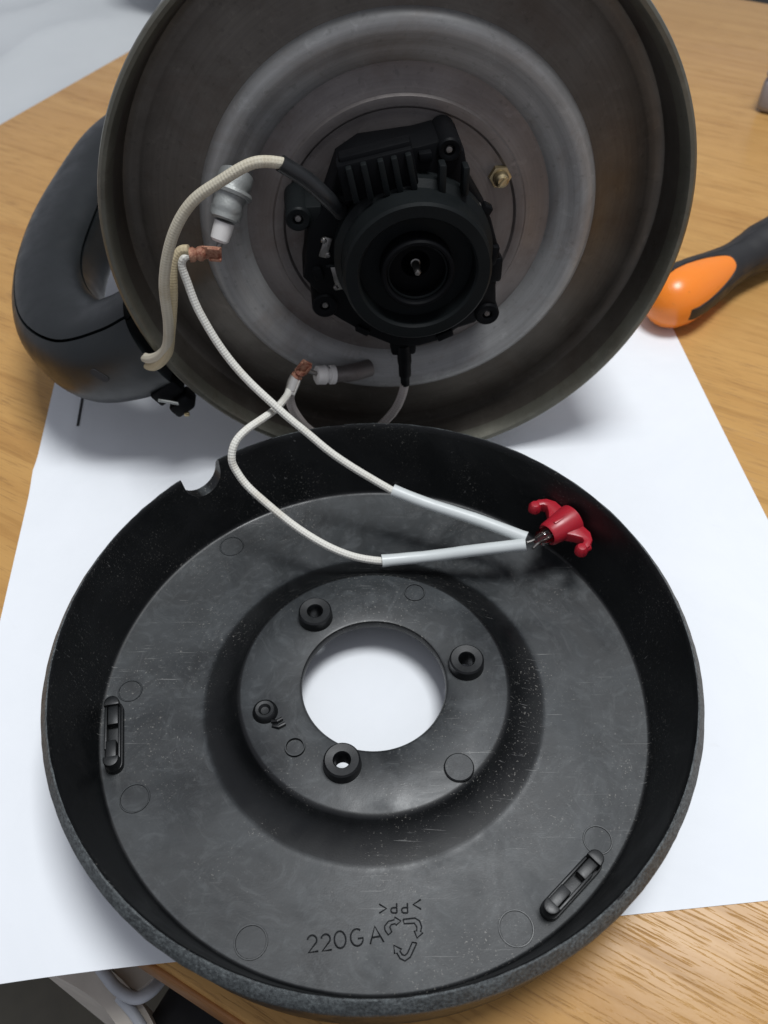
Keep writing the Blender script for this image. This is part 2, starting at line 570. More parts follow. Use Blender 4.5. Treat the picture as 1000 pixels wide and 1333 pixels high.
for f in (0, 0.25, 0.5, 0.75, 1.0):
    c = a.lerp(b, f)
    zz = paper_z(c, c.dot(pn), c.dot(pt)) + 0.12
    q.append((c - sd + Vector((0, 0, zz)), c + sd + Vector((0, 0, zz))))
sv, sf = [], []
for l, r_ in q:
    sv += [l, r_, l - Vector((0, 0, 0.1)), r_ - Vector((0, 0, 0.1))]
for i in range(4):
    o = i * 4
    sf += [[o, o + 1, o + 5, o + 4], [o + 2, o + 6, o + 7, o + 3], [o, o + 4, o + 6, o + 2], [o + 1, o + 3, o + 7, o + 5]]
sl.add(sv, sf).build('slit', M['slit'], paper)

# ------------------------------------------------------------------ black base cover (dish)
dish = tag(empty('kettle_base_cover', (-3.5, 136.0, 0.55)), 'round black plastic kettle base cover with centre hole lying on the paper', 'kettle cover')
# inner surface from hole outwards, then lip, outer wall and underside
inner = [(22.5, 13.4), (22.5, 15.8), (22.9, 16.4), (23.6, 16.6), (41.2, 16.6), (42.4, 16.2), (43.1, 15.5), (43.9, 14.5), (45.0, 13.4),
         (46.6, 12.2), (48.4, 11.2), (50.2, 10.4), (52.0, 9.75), (53.2, 9.35), (54.0, 9.1), (54.7, 9.0), (55.6, 9.0), (85.2, 9.0), (85.9, 9.15), (86.3, 9.5), (86.6, 10.5)]
wall_in = [(86.6 + (92.2 - 86.6) * (z - 10.5) / (39.0 - 10.5), z) for z in (14, 18, 22, 26, 29, 31, 33, 35, 37, 39.0)]
lip_p = [(92.6, 39.5), (93.0, 39.4), (95.2, 36.2), (95.3, 34.6)]
wall_out = [(95.0 - (34.0 - z) * 0.11, z) for z in (33, 31, 29, 26, 22, 18, 14, 8)]
under = [(91.0, 2.5), (90.0, 0.4), (88.8, 0.0), (84.5, 0.0), (83.5, 5.5), (56, 5.6), (53, 6.0), (45, 10.2), (42, 13.2)]
prof = inner + wall_in + lip_p + wall_out + under
n_in = len(inner); i_w = n_in; i_l = i_w + len(wall_in); i_o = i_l + len(lip_p); i_u = i_o + len(wall_out)
NC = R(130.6)
angs = [2 * math.pi * j / 220 for j in range(220)]
angs = sorted([a for a in angs if abs(a - NC) > R(5.2)] + [NC + R(-5.1 + 10.2 * j / 48) for j in range(49)])
def notch_z(a):
    d = (a - NC) * 92.0
    if abs(d) >= 7.3:
        return 99
    return 36.5 - math.sqrt(max(0, 7.3 ** 2 - d * d)) * 1.05
def r_in(z): return 86.6 + 5.6 * (z - 10.5) / 28.5
def r_out(z): return 95.0 - (34.0 - z) * 0.11 if z < 34 else 95.0 - (z - 34) * 0.3
def dish_v(kidx, a):
    r, z = prof[kidx]
    if i_w <= kidx < i_u:
        nz = notch_z(a)
        jit = 0.0
        if i_l <= kidx < i_o:
            p3 = Vector((math.cos(a) * 14, math.sin(a) * 14, kidx * 0.7))
            jit = 0.12 * noise.noise(p3 * 2.2) + 0.10 * noise.noise(p3 * 6)
        if z > nz:
            if kidx < i_l:
                r = r_in(nz)
            elif kidx < i_l + 2:
                r = r_in(nz) + 0.4
            else:
                r = r_out(nz)
            z = nz
        else:
            r += jit; z += jit * 0.5
    return Vector((r * math.cos(a), r * math.sin(a), z))
def dish_part(k0, k1, close=False):
    ks = list(range(k0, k1 + 1))
    v = [dish_v(kk % len(prof), a) for kk in ks for a in angs]
    na = len(angs); f = []
    for i in range(len(ks) - 1):
        for j in range(na):
            j2 = (j + 1) % na
            f.append([i * na + j, i * na + j2, (i + 1) * na + j2, (i + 1) * na + j])
    return v, f
P_ = len(prof)
shell = MB().add(*dish_part(0, P_)).build('shell', M['dish'], dish, angle=40)
# weld the seam of the closed profile
bm = bmesh.new(); bm.from_mesh(shell.data)
bmesh.ops.remove_doubles(bm, verts=bm.verts[:], dist=1e-6)
bmesh.ops.recalc_face_normals(bm, faces=bm.faces[:])
bm.to_mesh(shell.data); bm.free()
# rough lip as its own band of faces
shell.data.materials.append(M['lip'])
for pl in shell.data.polygons:
    c = pl.center
    rr = math.hypot(c.x, c.y) / MM
    if rr > 92.75 and c.z / MM > 33.5:
        pl.material_index = 1
# through holes under the three screw bosses
BOSS = [(-19.3, 24.4), (29.2, 6.0), (-9.1, -27.2)]
cut = MB()
for (x, y) in BOSS:
    cut.lathe([(0, 8), (2.35, 8), (2.35, 20), (0, 20)], 20, mat=Matrix.Translation((x, y, 0)))
cutter = cut.build('cutter', M['dish'])
cutter.location = dish.location
bpy.context.view_layer.update()
md = shell.modifiers.new('holes', 'BOOLEAN')
md.operation = 'DIFFERENCE'; md.object = cutter; md.solver = 'EXACT'
dg = bpy.context.evaluated_depsgraph_get()
new = bpy.data.meshes.new_from_object(shell.evaluated_get(dg))
shell.modifiers.clear()
old = shell.data
if len(new.polygons) > 1000:
    shell.data = new
    new.name = 'shell'
bpy.data.objects.remove(cutter)
for pl in shell.data.polygons:
    pl.use_smooth = True
shell.data.set_sharp_from_angle(angle=R(40))

for i, (x, y) in enumerate(BOSS):
    b = MB().lathe([(2.3, 13.6), (2.3, 19.8), (2.7, 20.4), (4.9, 20.6), (5.4, 20.1), (5.7, 16.3), (5.7, 15.9)], 36, closed=False)
    o = b.build('screw_boss', M['dish_clean'], dish)
    o.location = (x * MM, y * MM, 0)
    if i == 1:
        o.rotation_euler = (0, 0, 1.0)
# ejector pin discs and sprue marks
def disc(x, y, z, r, h, ring=True, name='moulded_disc'):
    if ring:
        pr_ = [(r - 0.65, z - 0.1), (r - 0.45, z + h), (r - 0.15, z + h), (r, z - 0.1)]
    else:
        pr_ = [(0, z + h), (r - 0.35, z + h), (r, z + h - 0.3), (r + 0.05, z - 0.3)]
    o = MB().lathe(pr_, 40).build(name, M['dish'], dish)
    o.location = (x * MM, y * MM, 0)
    return o
for (x, y, r) in ((-52.1, 60.6, 4.5), (-78.2, 1.8, 4.0), (-70.3, -33.6, 4.6), (-32.4, -72.9, 4.6), (38.1, -69.9, 4.9), (63.7, -46.6, 4.3)):
    disc(x, y, 9.0, r, 0.2)
disc(24.9, -28.3, 16.6, 4.4, 0.9, False)
disc(13.7, 34.2, 16.6, 3.6, 0.35)
disc(-23.3, -21.6, 16.6, 3.1, 0.9)
bl = MB()
bl.lathe([(0, 17.6), (1.2, 17.7), (1.9, 18.5), (2.8, 18.6), (3.6, 17.9), (4.0, 16.3)], 28)
bl.tube([(2.2, -3.2, 16.9), (4.0, -3.4, 17.4), (5.4, -2.4, 17.1)], 0.6, 8)
bl.tube([(2.6, -4.6, 16.8), (4.6, -5.2, 17.3), (6.4, -4.0, 17.0)], 0.6, 8)
o = bl.build('sprue_stub', M['dish_clean'], dish); o.location = (-33.1 * MM, -10.0 * MM, 0)

# two snap clips at the edge of the floor
def stadium(L, w, n=10):
    pts = []
    for j in range(n + 1):
        a = -math.pi / 2 + math.pi * j / n
        pts.append((L / 2 - w / 2 + math.cos(a) * w / 2, math.sin(a) * w / 2))
    for j in range(n + 1):
        a = math.pi / 2 + math.pi * j / n
        pts.append((-L / 2 + w / 2 + math.cos(a) * w / 2, math.sin(a) * w / 2))
    return pts
def half_cap(L, w, side, ln):
    pts = [p for p in stadium(L, w) if p[0] * side > L / 2 - w / 2 - 1e-6]
    e = side * (L / 2 - ln)
    ys = sorted(pts, key=lambda p: math.atan2(p[1], p[0] * side - (L / 2 - w / 2)))
    return ys + [(e, w / 2), (e, -w / 2)]
for ang, r, L in ((-169.5, 81.0, 23.5), (-47.8, 80.6, 23.0)):
    t = MB()
    t.prism(stadium(L, 5.4), 8.8, 11.2, 0.3)
    t.prism(half_cap(L, 4.6, 1, 3.2), 11.0, 15.2, 0.4)
    t.prism(half_cap(L, 4.6, -1, 3.2), 11.0, 15.2, 0.4)
    t.box((-5.6, 0.3, 12.4), (6.4, 3.2, 3.4), 0.35)
    t.box((5.8, -0.2, 12.4), (6.0, 3.2, 3.4), 0.35)
    t.box((0, 2.0, 11.8), (19, 0.7, 2.6), 0.2)
    t.box((-2.0, -1.9, 12.2), (15, 0.8, 3.4), 0.2)
    o = t.build('snap_clip', M['dish_clean'], dish)
    o.location = (r * math.cos(R(ang)) * MM, r * math.sin(R(ang)) * MM, 0)
    o.rotation_euler = (0, 0, R(ang + 90))

# moulded writing: stroke glyphs in a unit-high box
def arc(cx, cy, rx, ry, a0, a1, n=12):
    return [(cx + rx * math.cos(R(a0 + (a1 - a0) * i / n)), cy + ry * math.sin(R(a0 + (a1 - a0) * i / n))) for i in range(n + 1)]
G = {
    '2': [arc(0.32, 0.70, 0.30, 0.30, 165, -40, 12) + [(0.02, 0.0), (0.66, 0.0)]],
    '0': [arc(0.36, 0.5, 0.36, 0.5, 90, 450, 24)],
    'G': [arc(0.40, 0.5, 0.40, 0.5, 50, 330, 18) + [(0.78, 0.42), (0.45, 0.42)]],
    'A': [[(0, 0), (0.42, 1.0), (0.86, 0)], [(0.16, 0.36), (0.70, 0.36)]],
    'd': [[(0.66, 1.0), (0.66, 0.0)], [(0.66, 0.0), (0.30, 0.0)] + arc(0.30, 0.27, 0.28, 0.27, 270, 90, 10) + [(0.66, 0.54)]],
    '>': [[(0, 1.0), (0.85, 0.5), (0, 0.0)]],
    '<': [[(0.85, 1.0), (0, 0.5), (0.85, 0.0)]],
}
def strokes(mb, ch, org, h, ang, r=0.28, z=9.05):
    c, s = math.cos(ang), math.sin(ang)
    for st in G[ch]:
        pts = []
        for (x, y) in st:
            X, Y = x * h, y * h
            pts.append((org[0] + c * X - s * Y, org[1] + s * X + c * Y, z))
        mb.tube(pts, r, 6)
t = MB()
for ch, org, h in (('2', (-17.1, -75.6), 4.1), ('2', (-13.5, -75.25), 4.0), ('0', (-10.0, -74.75), 4.2), ('G', (-5.7, -74.25), 4.2), ('A', (-0.8, -73.6), 4.2)):
    strokes(t, ch, org, h, R(8), 0.26)
o = t.build('material_code', M['letter'], dish); o['label'] = 'moulded code reading 220GA'
t = MB()
for ch, org, h in (('>', (1.6, -65.9), 2.3), ('d', (4.7, -65.9), 2.5), ('d', (7.6, -65.9), 2.5), ('<', (10.8, -65.0), 2.5)):
    strokes(t, ch, org, h, R(1), 0.24)
o = t.build('plastic_type_mark', M['letter'], dish); o['label'] = 'moulded upside-down mark reading >PP<'
# recycling triangle, point towards the viewer: three bent outlined arrows
t = MB()
def outline(pts): t.tube([(x, y, 9.05) for x, y in pts + [pts[0]]], 0.22, 6)
outline([(3.1, -70.2), (3.0, -69.2), (4.0, -68.0), (5.6, -67.6), (5.7, -66.9), (7.4, -67.9), (6.0, -69.0), (5.9, -68.6), (4.8, -68.8), (4.4, -69.4), (4.9, -70.6), (4.0, -71.4)])
outline([(8.0, -67.5), (11.2, -67.2), (12.4, -67.9), (12.9, -69.4), (12.6, -70.6), (13.2, -70.9), (11.6, -72.2), (10.9, -70.4), (11.6, -70.4), (11.6, -69.4), (11.0, -68.5), (8.2, -68.6)])
outline([(11.5, -73.4), (9.7, -76.8), (8.3, -77.7), (7.0, -77.1), (6.2, -75.8), (5.6, -76.0), (5.4, -73.9), (7.5, -74.9), (7.0, -75.3), (7.6, -76.2), (8.3, -76.4), (9.0, -75.8), (10.3, -73.2)])
t.build('recycling_mark', M['letter'], dish)

# ------------------------------------------------------------------ kettle lying on its side
KX = Vector((0.99607584, 0.08850379, 0)); KY = Vector((-0.00671748, 0.07560258, 0.9971154)); KN = Vector((0.08824849, -0.99320256, 0.07590043))
KC = Vector((6.92, 256.38, 97.9))
km = Matrix((KX, KY, KN)).transposed().to_4x4()
km.translation = KC * MM
kettle = tag(empty('electric_kettle', mat=km), 'steel electric kettle on its side with black handle and open underside', 'kettle')
TAP = math.tan(R(4.35))
def rb(z): return 97.4 + (z + 3) * TAP
body = MB().lathe([(94.6, -1.2), (93.6, -14), (93.6, -16), (rb(-16) - 0.9, -18), (rb(-178) - 0.9, -178), (60, -196), (0, -200),], 128)
body = MB()
body.lathe([(97.4, -3.0), (rb(-60), -60), (rb(-120), -120), (rb(-172), -172), (rb(-178) - 2.5, -180), (70, -192), (40, -198), (0, -199)], 128)
body.build('body', M['body'], kettle)
MB().lathe([(93.4, -6.0), (94.2, -1.6), (95.2, -0.3), (96.4, 0.0), (97.3, -0.7), (97.6, -2.0), (97.42, -3.2)], 160).build('rolled_rim', M['rim'], kettle)
MB().lathe([(66.8, -9.4), (69, -10.4), (77, -12.6), (86, -15.5), (89.6, -16.2), (91.6, -15.4), (92.4, -13.4), (93.0, -8.0), (93.42, -5.8)], 160).build('skirt', M['skirt'], kettle)
MB().lathe([(0, -8.6), (20, -8.7), (38.6, -9.1), (39.4, -8.3), (40.0, -8.2), (42.4, -8.3), (43.0, -9.2), (45.0, -9.6), (48.5, -11.2), (51.6, -11.4)], 128).build('base_plate', M['plate'], kettle)
MB().lathe([(51.4, -11.4), (52.6, -9.9), (54.4, -8.6), (56.4, -7.9), (57.4, -7.6), (58.6, -6.6), (60.4, -5.6), (62.4, -5.2), (64.4, -5.6), (65.8, -6.8), (66.4, -8.4), (66.9, -9.8)], 128).build('heating_ring', M['ring'], kettle)

# control unit with socket
ctl_o = [(-34.0, -8.0), (-32.8, -2.5), (-31.5, 9.4), (-25.0, 16.7), (-20.8, 27.4), (-13.7, 31.8), (3.6, 33.5), (9.3, 34.8), (17.6, 31.5), (19.8, 21.7), (27.6, 8.6),
         (32.0, -5.2), (31.0, -15.2), (31.6, -22), (24.6, -29.4), (18.7, -31.2), (11.7, -36.0), (4.8, -37.8), (-4.8, -36.5), (-12.9, -32.0), (-22.1, -25.1), (-26, -22), (-29, -14.5)]
ctl = MB().prism(ctl_o, -8.4, 8.0, 1.2).build('control_unit', M['control'], kettle, angle=30)
CX, CY = 2.0, 0.6
T0 = Matrix.Translation((CX, CY, 0))
MB().lathe([(25.6, 7.8), (25.6, 13.0), (23.6, 15.0), (23.4, 24.2), (22.6, 25.0), (19.0, 25.0), (18.3, 24.2), (18.0, 19.0), (11.6, 18.6)], 96, mat=T0).build('socket_collar', M['control_hi'], ctl)
MB().lathe([(11.7, 12.6), (11.5, 24.4), (11.0, 25.0), (10.3, 25.0), (9.8, 24.4), (9.6, 18.0), (4.6, 17.8), (4.4, 12.6)], 72, mat=T0).build('socket_sleeve', M['control'], ctl)
MB().lathe([(0, 24.0), (0.8, 23.8), (1.1, 23.2), (1.2, 17.8), (1.6, 17.6)], 32, mat=T0).build('contact_pin', M['screw'], ctl)
MB().lathe([(8.9, 22.6), (9.0, 23.2), (9.5, 23.2), (9.7, 22.4)], 64, mat=T0).build('contact_ring', M['control_hi'], ctl)
# finned switch block
fb = MB()
ra = Matrix.Rotation(R(11), 3, 'Z')
fb.box((-9.2, 28.0, 11.0), (23, 11.5, 7), 0.8, ra)
fb.box((-9.6, 33.0, 9.5), (22, 4.5, 6), 1.2, ra)
fb.build('switch_block', M['control'], ctl)
fin = MB().box((0, 0, 0), (1.9, 11.0, 4.2), 0.5).build('fin', M['control_hi'], ctl)
for i, (x, y) in enumerate(((-17.0, 26.2), (-12.6, 27.2), (-7.6, 28.0), (-3.6, 28.6), (0.6, 29.4))):
    o = fin if i == 0 else fin.copy()
    if i:
        COL.objects.link(o); o.parent = ctl
    o.location = (x * MM, y * MM, 14.6 * MM); o.rotation_euler = (0, 0, R(11))
# four fixing lugs round the control unit
def lug(x, y, r, z0, z1, m=M['control'], neck=None, name='fixing_lug'):
    b = MB().lathe([(0, z1 - 1.6), (1.5, z1 - 1.6), (1.7, z1 - 0.2), (2.1, z1), (r - 0.5, z1), (r, z1 - 0.6), (r + 0.2, z0)], 32, mat=Matrix.Translation((x, y, 0)))
    if neck:
        b.box((neck[0], neck[1], (z0 + z1) / 2 - 1), (neck[2], neck[3], z1 - z0 - 2), 0.6, Matrix.Rotation(R(neck[4]), 3, 'Z'))
    o = b.build(name, m, ctl)
    s = MB().lathe([(0, z1 - 0.7), (0.9, z1 - 0.75), (1.25, z1 - 1.1), (1.3, z1 - 1.7)], 16, mat=Matrix.Translation((x, y, 0))).build('screw', M['screw'], ctl)
    return o
lug(-34.0, 13.2, 4.0, -8.2, 9.5, M['control_hi'], (-31, 13.0, 9, 6.5, 0))
lug(12.8, 32.4, 3.7, -8.2, 9.4, M['control'], (12.8, 28.0, 8, 12, 0))
lug(28.6, -25.6, 4.2, -8.2, 9.0, M['control'], (24, -22, 9, 7, -40))
lug(-27.4, -18.5, 4.4, -8.2, 9.0, M['control'], (-25, -13, 8, 10, 10))
MB().box((10.0, 25.0, 13.8), (2.2, 12.0, 5.0), 0.6).build('rib', M['control_hi'], ctl)
MB().box((17.2, 25.2, 13.0), (2.0, 9.0, 5.0), 0.6).build('rib', M['control_hi'], ctl)
MB().box((-23.6, -3.0, 9.6), (5.2, 0.9, 1.2), 0.3).build('rib', M['control_hi'], ctl)
MB().box((29.6, -9.0, 6.0), (6.0, 9.0, 5), 1.2).build('side_tab', M['control'], ctl)
# contact strips, rivets and small bosses
ms = MB()
ms.box((-26.0, 3.0, 8.6), (7.0, 2.6, 0.7), 0.15, Matrix.Rotation(R(70), 3, 'Z'))
ms.box((-23.0, -8.0, 8.6), (9.0, 2.2, 0.7), 0.15, Matrix.Rotation(R(100), 3, 'Z'))
ms.build('contact_strip', M['screw'], ctl)
for (x, y, r) in ((-26.4, 5.4, 1.0), (-25.4, 0.4, 1.0), (-23.4, -11.6, 0.9), (22.6, 14.0, 1.2), (26.6, 2.0, 1.0)):
    MB().lathe([(0, 9.5), (r * 0.6, 9.4), (r, 8.9), (r, 7.8)], 16, mat=Matrix.Translation((x, y, 0))).build('rivet', M['screw'], ctl)
for (x, y, sx_, sy_, h, a) in ((-20.5, 19.0, 5.0, 3.4, 11.5, 30), (5.5, 31.0, 4.0, 3.0, 10.6, 5), (24.8, 11.6, 3.0, 6.0, 10.2, -28), (29.0, -3.0, 2.4, 6.5, 9.8, -12), (-29.0, -6.0, 3.0, 4.6, 9.6, 12), (-15.0, -29.0, 5.0, 2.4, 9.4, -32), (14.0, -33.0, 6.0, 2.6, 9.4, 24)):
    MB().box((x, y, h / 2 + 3), (sx_, sy_, h - 6), 0.5, Matrix.Rotation(R(a), 3, 'Z')).build('moulded_block', M['control'], ctl)
# bottom boot with the soiled wire
bt = MB().box((-0.2, -39.5, 2.5), (9, 6.5, 6.5), 1.2)
bt.tube(catmull([(-0.2, -39, 4.0), (0.2, -46, 4.6), (0.4, -52, 4.6), (0.5, -56.5, 4.4)], 5), [2.6] * 6 + [2.3] * 5 + [1.7] * 5, 14)
bt.build('cable_boot', M['control'], ctl)
w = MB().tube(catmull([(0.5, -55.5, 4.4), (-0.4, -61, 4.0), (-2.6, -68, 3.2), (-6.6, -75, 2.0), (-14, -83, 1.0), (-26, -84, 2.5), (-36, -75, 5.5), (-41.0, -65, 7.5), (-42.6, -57.5, 8.6), (-41.6, -51.5, 9.0)], 8), 1.7, 12).build('lower_wire', M['wire_dim'], kettle)

# brass screw, heater ends
br = MB().lathe([(0, -4.2), (1.4, -4.2), (2.3, -4.9), (2.6, -6.0), (2.6, -9.6)], 24, mat=Matrix.Translation((32.8, 15.6, 0)))
br.lathe([(2.2, -7.4), (3.7, -7.6), (4.0, -9.2)], 6, mat=Matrix.Translation((32.8, 15.6, 0)))
br.box((32.8, 15.6, -4.1), (4.2, 0.7, 0.5), 0.1, Matrix.Rotation(R(50), 3, 'Z'))
br.build('brass_screw', M['brass'], kettle)
hb = MB().tube(catmull([(-52.4, 21.5, -6.0), (-54.2, 18.4, -2.0), (-55.8, 15.0, 1.2), (-57.2, 12.0, 3.2)], 6), [5.6] * 5 + [5.2] * 5 + [4.8] * 5 + [4.4] * 4, 20)
hb.lathe([(0, 2.3), (3.8, 2.2), (4.9, 1.2), (5.2, -1.5)], 28, mat=frame_mat((-56.6, 12.8, 1.6), (-0.36, -0.78, 0.5)))
hb.lathe([(4.4, -1.0), (6.3, -0.8), (6.7, 0.2), (6.2, 1.2), (4.6, 1.3)], 28, mat=frame_mat((-54.2, 18.2, -1.6), (-0.4, -0.75, 0.55)))
hb.build('heater_end', M['alu'], kettle)
MB().lathe([(0, 4.0), (2.2, 4.0), (3.0, 3.2), (3.2, 0), (3.2, -2.4)], 24, mat=frame_mat((-58.2, 8.8, 4.2), (-0.36, -0.78, 0.35))).build('ceramic_bead', M['ceramic'], kettle)
hb = MB().tube(catmull([(-12, -55.2, -5.6), (-18, -54.4, -2.4), (-24, -53.2, -0.2), (-28, -52.4, 0.8)], 6), [3.3] * 10 + [3.0] * 9, 20)
hb.build('heater_end', M['plate'], kettle)
ct = MB().lathe([(0, 3.6), (2.4, 3.6), (3.5, 2.9), (3.6, -0.4), (2.9, -0.8), (2.9, -1.8), (3.6, -2.2), (3.6, -4)], 24, mat=frame_mat((-29.4, -52.0, 1.4), (-0.95, 0.22, 0.25)))
ct.build('ceramic_bead', M['ceramic'], kettle)
MB().tube([(-31, -51.6, 1.9), (-35.2, -46.0, 6.4)], 0.9, 10).build('terminal_pin', M['screw'], kettle)
MB().tube([(-58.6, 6.4, 5.2), (-60.6, 3.4, 7.6)], 0.9, 10).build('terminal_pin', M['screw'], kettle)

# thick sleeved wires from the control unit into the handle
bs = MB().tube(catmull([(-20.5, 15.0, 9.5), (-24.6, 21.6, 13.6), (-30.2, 28.0, 14.6), (-37.6, 33.9, 15.6)], 6), 2.5, 14)
bs.build('heat_shrink', M['heatshrink'], kettle)
MB().tube(catmull([(-34.0, 31.6, 15.0), (-37.6, 34.0, 15.8), (-45.4, 34.6, 16.4), (-54.7, 30.4, 17.0), (-64.7, 24.0, 17.0), (-72.2, 13.4, 16.6), (-77.6, -1.9, 15.6), (-79.6, -18.8, 13.5), (-83.0, -30.8, 10.0), (-90.6, -39.0, 3.0), (-98.0, -43.0, -8.0)], 8), 1.75, 14).build('sleeved_wire', M['wire_grey'], kettle)
MB().tube(catmull([(-69.2, 4.6, 8.4), (-72.0, 4.0, 8.2), (-75.2, -0.6, 9.0), (-77.0, -11.0, 10.8), (-79.8, -22.8, 11.6), (-83.0, -33.0, 9.6), (-90.2, -42.2, 3.0), (-98.0, -46.0, -8.0)], 8), 1.75, 14).build('sleeved_wire', M['wire_old'], kettle)

# handle: swept along a loop in a plane below the horizontal, split at the seam
def hp(ph, rho, s):
    return Vector((-rho * math.cos(R(ph)), -rho * math.sin(R(ph)), -s))
hpath = [hp(25, 99.5, 17), hp(25, 112, 18), hp(24, 127, 23), hp(22.0, 140, 41), hp(20, 145, 70), hp(18.5, 143, 104), hp(17.5, 136, 136), hp(16, 124, 162), hp(16, 108, 178), hp(16, 88, 182)]
ha = [18.0, 18.0, 18.0, 18.0, 18.5, 19.0, 19.0, 19.0, 18.5, 18]
hbw = [19.5, 19.0, 18.0, 17.5, 17.0, 17, 17.0, 17.0, 17.0, 17.0]
HP = catmull(hpath, 8)
def samp(l, i):
    x = i / 8.0; a = min(int(x), len(l) - 2); f = x - a
    return l[a] * (1 - f) + l[a + 1] * f
SE = R(54); SE2 = R(180 - 24)
up_a = [SE2 + 0.03 + (2 * math.pi - (SE2 - SE) - 0.06) * j / 40 for j in range(41)]   # shell (below the seams)
cv_a = [SE + 0.03 + (SE2 - SE - 0.06) * j / 24 for j in range(25)]                      # cover on top
def hsweep(al, lipv):
    v, f = [], []
    m = len(HP)
    al2 = [al[0] - 0.01] + al + [al[-1] + 0.01]
    for i in range(m):
        T = (HP[min(i + 1, m - 1)] - HP[max(i - 1, 0)]).normalized()
        fi = R(22)
        Bn = Vector((-math.sin(fi), math.cos(fi), 0))          # upward, across the loop plane
        Bn = (Bn - T * Bn.dot(T)).normalized()
        N = Bn.cross(T)
        A, Bw = samp(ha, i), samp(hbw, i)
        for j, a in enumerate(al2):
            c, s = math.cos(a), math.sin(a)
            e = 2.5
            rr = (abs(c) ** e + abs(s) ** e) ** (-1 / e)
            q = 1.0 if 0 < j < len(al2) - 1 else 0.9
            A2 = A
            if c * N.dot(Vector((-HP[i].x, -HP[i].y, 0))) > 0:      # hollow of the grip
                A2 = A - 3.0 * math.exp(-((HP[i].z + 66) / 26.0) ** 2)
            v.append(HP[i] + (N * (A2 * c) + Bn * (Bw * s)) * rr * q)
    n = len(al2)
    for i in range(m - 1):
        for j in range(n - 1):
            f.append([i * n + j, i * n + j + 1, (i + 1) * n + j + 1, (i + 1) * n + j])
    f.append([j for j in range(n)]); f.append([(m - 1) * n + j for j in range(n)])
    return v, f
handle = MB().add(*hsweep(up_a, 0)).build('handle', M['handle'], kettle, angle=50)
MB().add(*hsweep(cv_a, 0)).build('handle_cover', M['handle'], handle, angle=50)
# inner core closes the seam gap
core = MB().tube(HP[2:-2], 12.5, 20); core.build('handle_core', M['control'], handle)
# screw slot low on the handle: dark raised oval, recess shade in its colour
hm2 = frame_mat((-111.0, -48.0, -1.5), (-0.22, 0.0, 0.97), (0.8, -0.6, 0.1))
MB().prism(stadium(7.2, 2.9), -1.5, 0.3, 0.0, mat=hm2).build('screw_hole', M['slit'], handle)
# bracket of the handle at the kettle rim
bk = MB()
bk.box((-88.5, -58.0, -5.0), (12, 6.5, 8), 1.0, Matrix.Rotation(R(35), 3, 'Z'))
bk.box((-83.8, -63.8, -3.5), (9, 6.0, 9), 1.4, Matrix.Rotation(R(35), 3, 'Z'))
bk.build('handle_bracket', M['control'], handle)
MB().tube([(-92.0, -59.6, 0.2), (-88.0, -60.6, 0.4), (-84.0, -62.2, 0.2)], 0.6, 8).build('bracket_glint', M['alu'], handle)  # silvery tube standing in for the white glint on the bracket
MB().box((-82.4, -66.4, 1.0), (2.0, 1.4, 1.2), 0.3).build('bracket_screw', M['brass'], handle)

# ------------------------------------------------------------------ indicator lamp with its two wires
DC = Vector((-3.5, 136.0, 0.55))
lampt = tag(empty('indicator_lamp', (61, 190, 28)), 'red indicator lamp holder on two white wires inside the black cover', 'indicator lamp')
O = Vector((61, 190, 28))
def rel(pts): return [Vector(p) - O for p in pts]
rad = Vector((0.82, 0.58, 0)).normalized(); tan = Vector((rad.y, -rad.x, 0)); upv = Vector((0, 0, 1))
hm = frame_mat((0, 0, 0), rad, tan)
hs = MB()
hs.lathe([(3.1, -6.4), (3.7, -6.8), (4.2, -6.2), (4.9, -1.0), (5.6, 3.0), (5.6, 4.8), (0, 5.0)], 32, mat=hm)
hs.lathe([(3.1, -6.4), (3.1, -2.0), (0, -1.8)], 32, mat=hm)
fm = Matrix((tan, rad, tan.cross(rad))).transposed().to_4x4()
hs.prism([(-4.3, -2.4), (4.3, -2.4), (6.6, -0.4), (8.8, 0.9), (10.0, 0.4), (10.6, -1.4), (12.8, -1.8), (12.9, 0.4), (11.4, 3.2), (8.6, 4.9), (-8.6, 4.9), (-11.4, 3.2), (-12.9, 0.4), (-12.8, -1.8), (-10.6, -1.4), (-10.0, 0.4), (-8.8, 0.9), (-6.6, -0.4)], -1.9, 1.9, 0.7, mat=fm)
hs.box(rad * 0.4 + upv * 4.6, (9.5, 1.2, 0.9), 0.3, fm.to_3x3() @ Matrix.Rotation(R(90), 3, 'Z'))
hs.build('lamp_holder', M['red'], lampt)
for sgn in (-1, 1):
    arm = MB()
    p3 = tan * (11.6 * sgn) - rad * 2.0
    arm.tube(catmull([tan * (11.9 * sgn) + rad * 1.2, tan * (11.8 * sgn) - rad * 0.6, p3, p3 - rad * 1.0], 5), [1.5] * 5 + [1.7] * 5 + [2.1] * 5 + [1.2], 14)
    arm.lathe([(0, 2.4), (1.4, 2.1), (2.1, 1.0), (2.2, -1.0), (1.4, -2.1), (0, -2.4)], 16, mat=frame_mat(p3, upv))
    arm.build('hook_end', M['red'], lampt)
bu = MB().lathe([(0, -12.6), (0.7, -12.2), (1.5, -11.2), (2.6, -10.0), (2.95, -8.8), (3.0, -6.0), (3.0, -2.4), (0, -2.2)], 28, mat=hm)
bu.build('bulb', M['glass'], lampt)
el = MB()
for sgn in (-1, 1):
    el.tube([rad * -11.0 + tan * (0.9 * sgn), rad * -4 + tan * (0.8 * sgn)], 0.5, 8)
    el.tube([rad * -14.6 + tan * (1.5 * sgn), rad * -12.4 + tan * (1.0 * sgn), rad * -10.6 + tan * (0.9 * sgn)], 0.55, 8)
el.build('electrode', M['screw'], lampt)

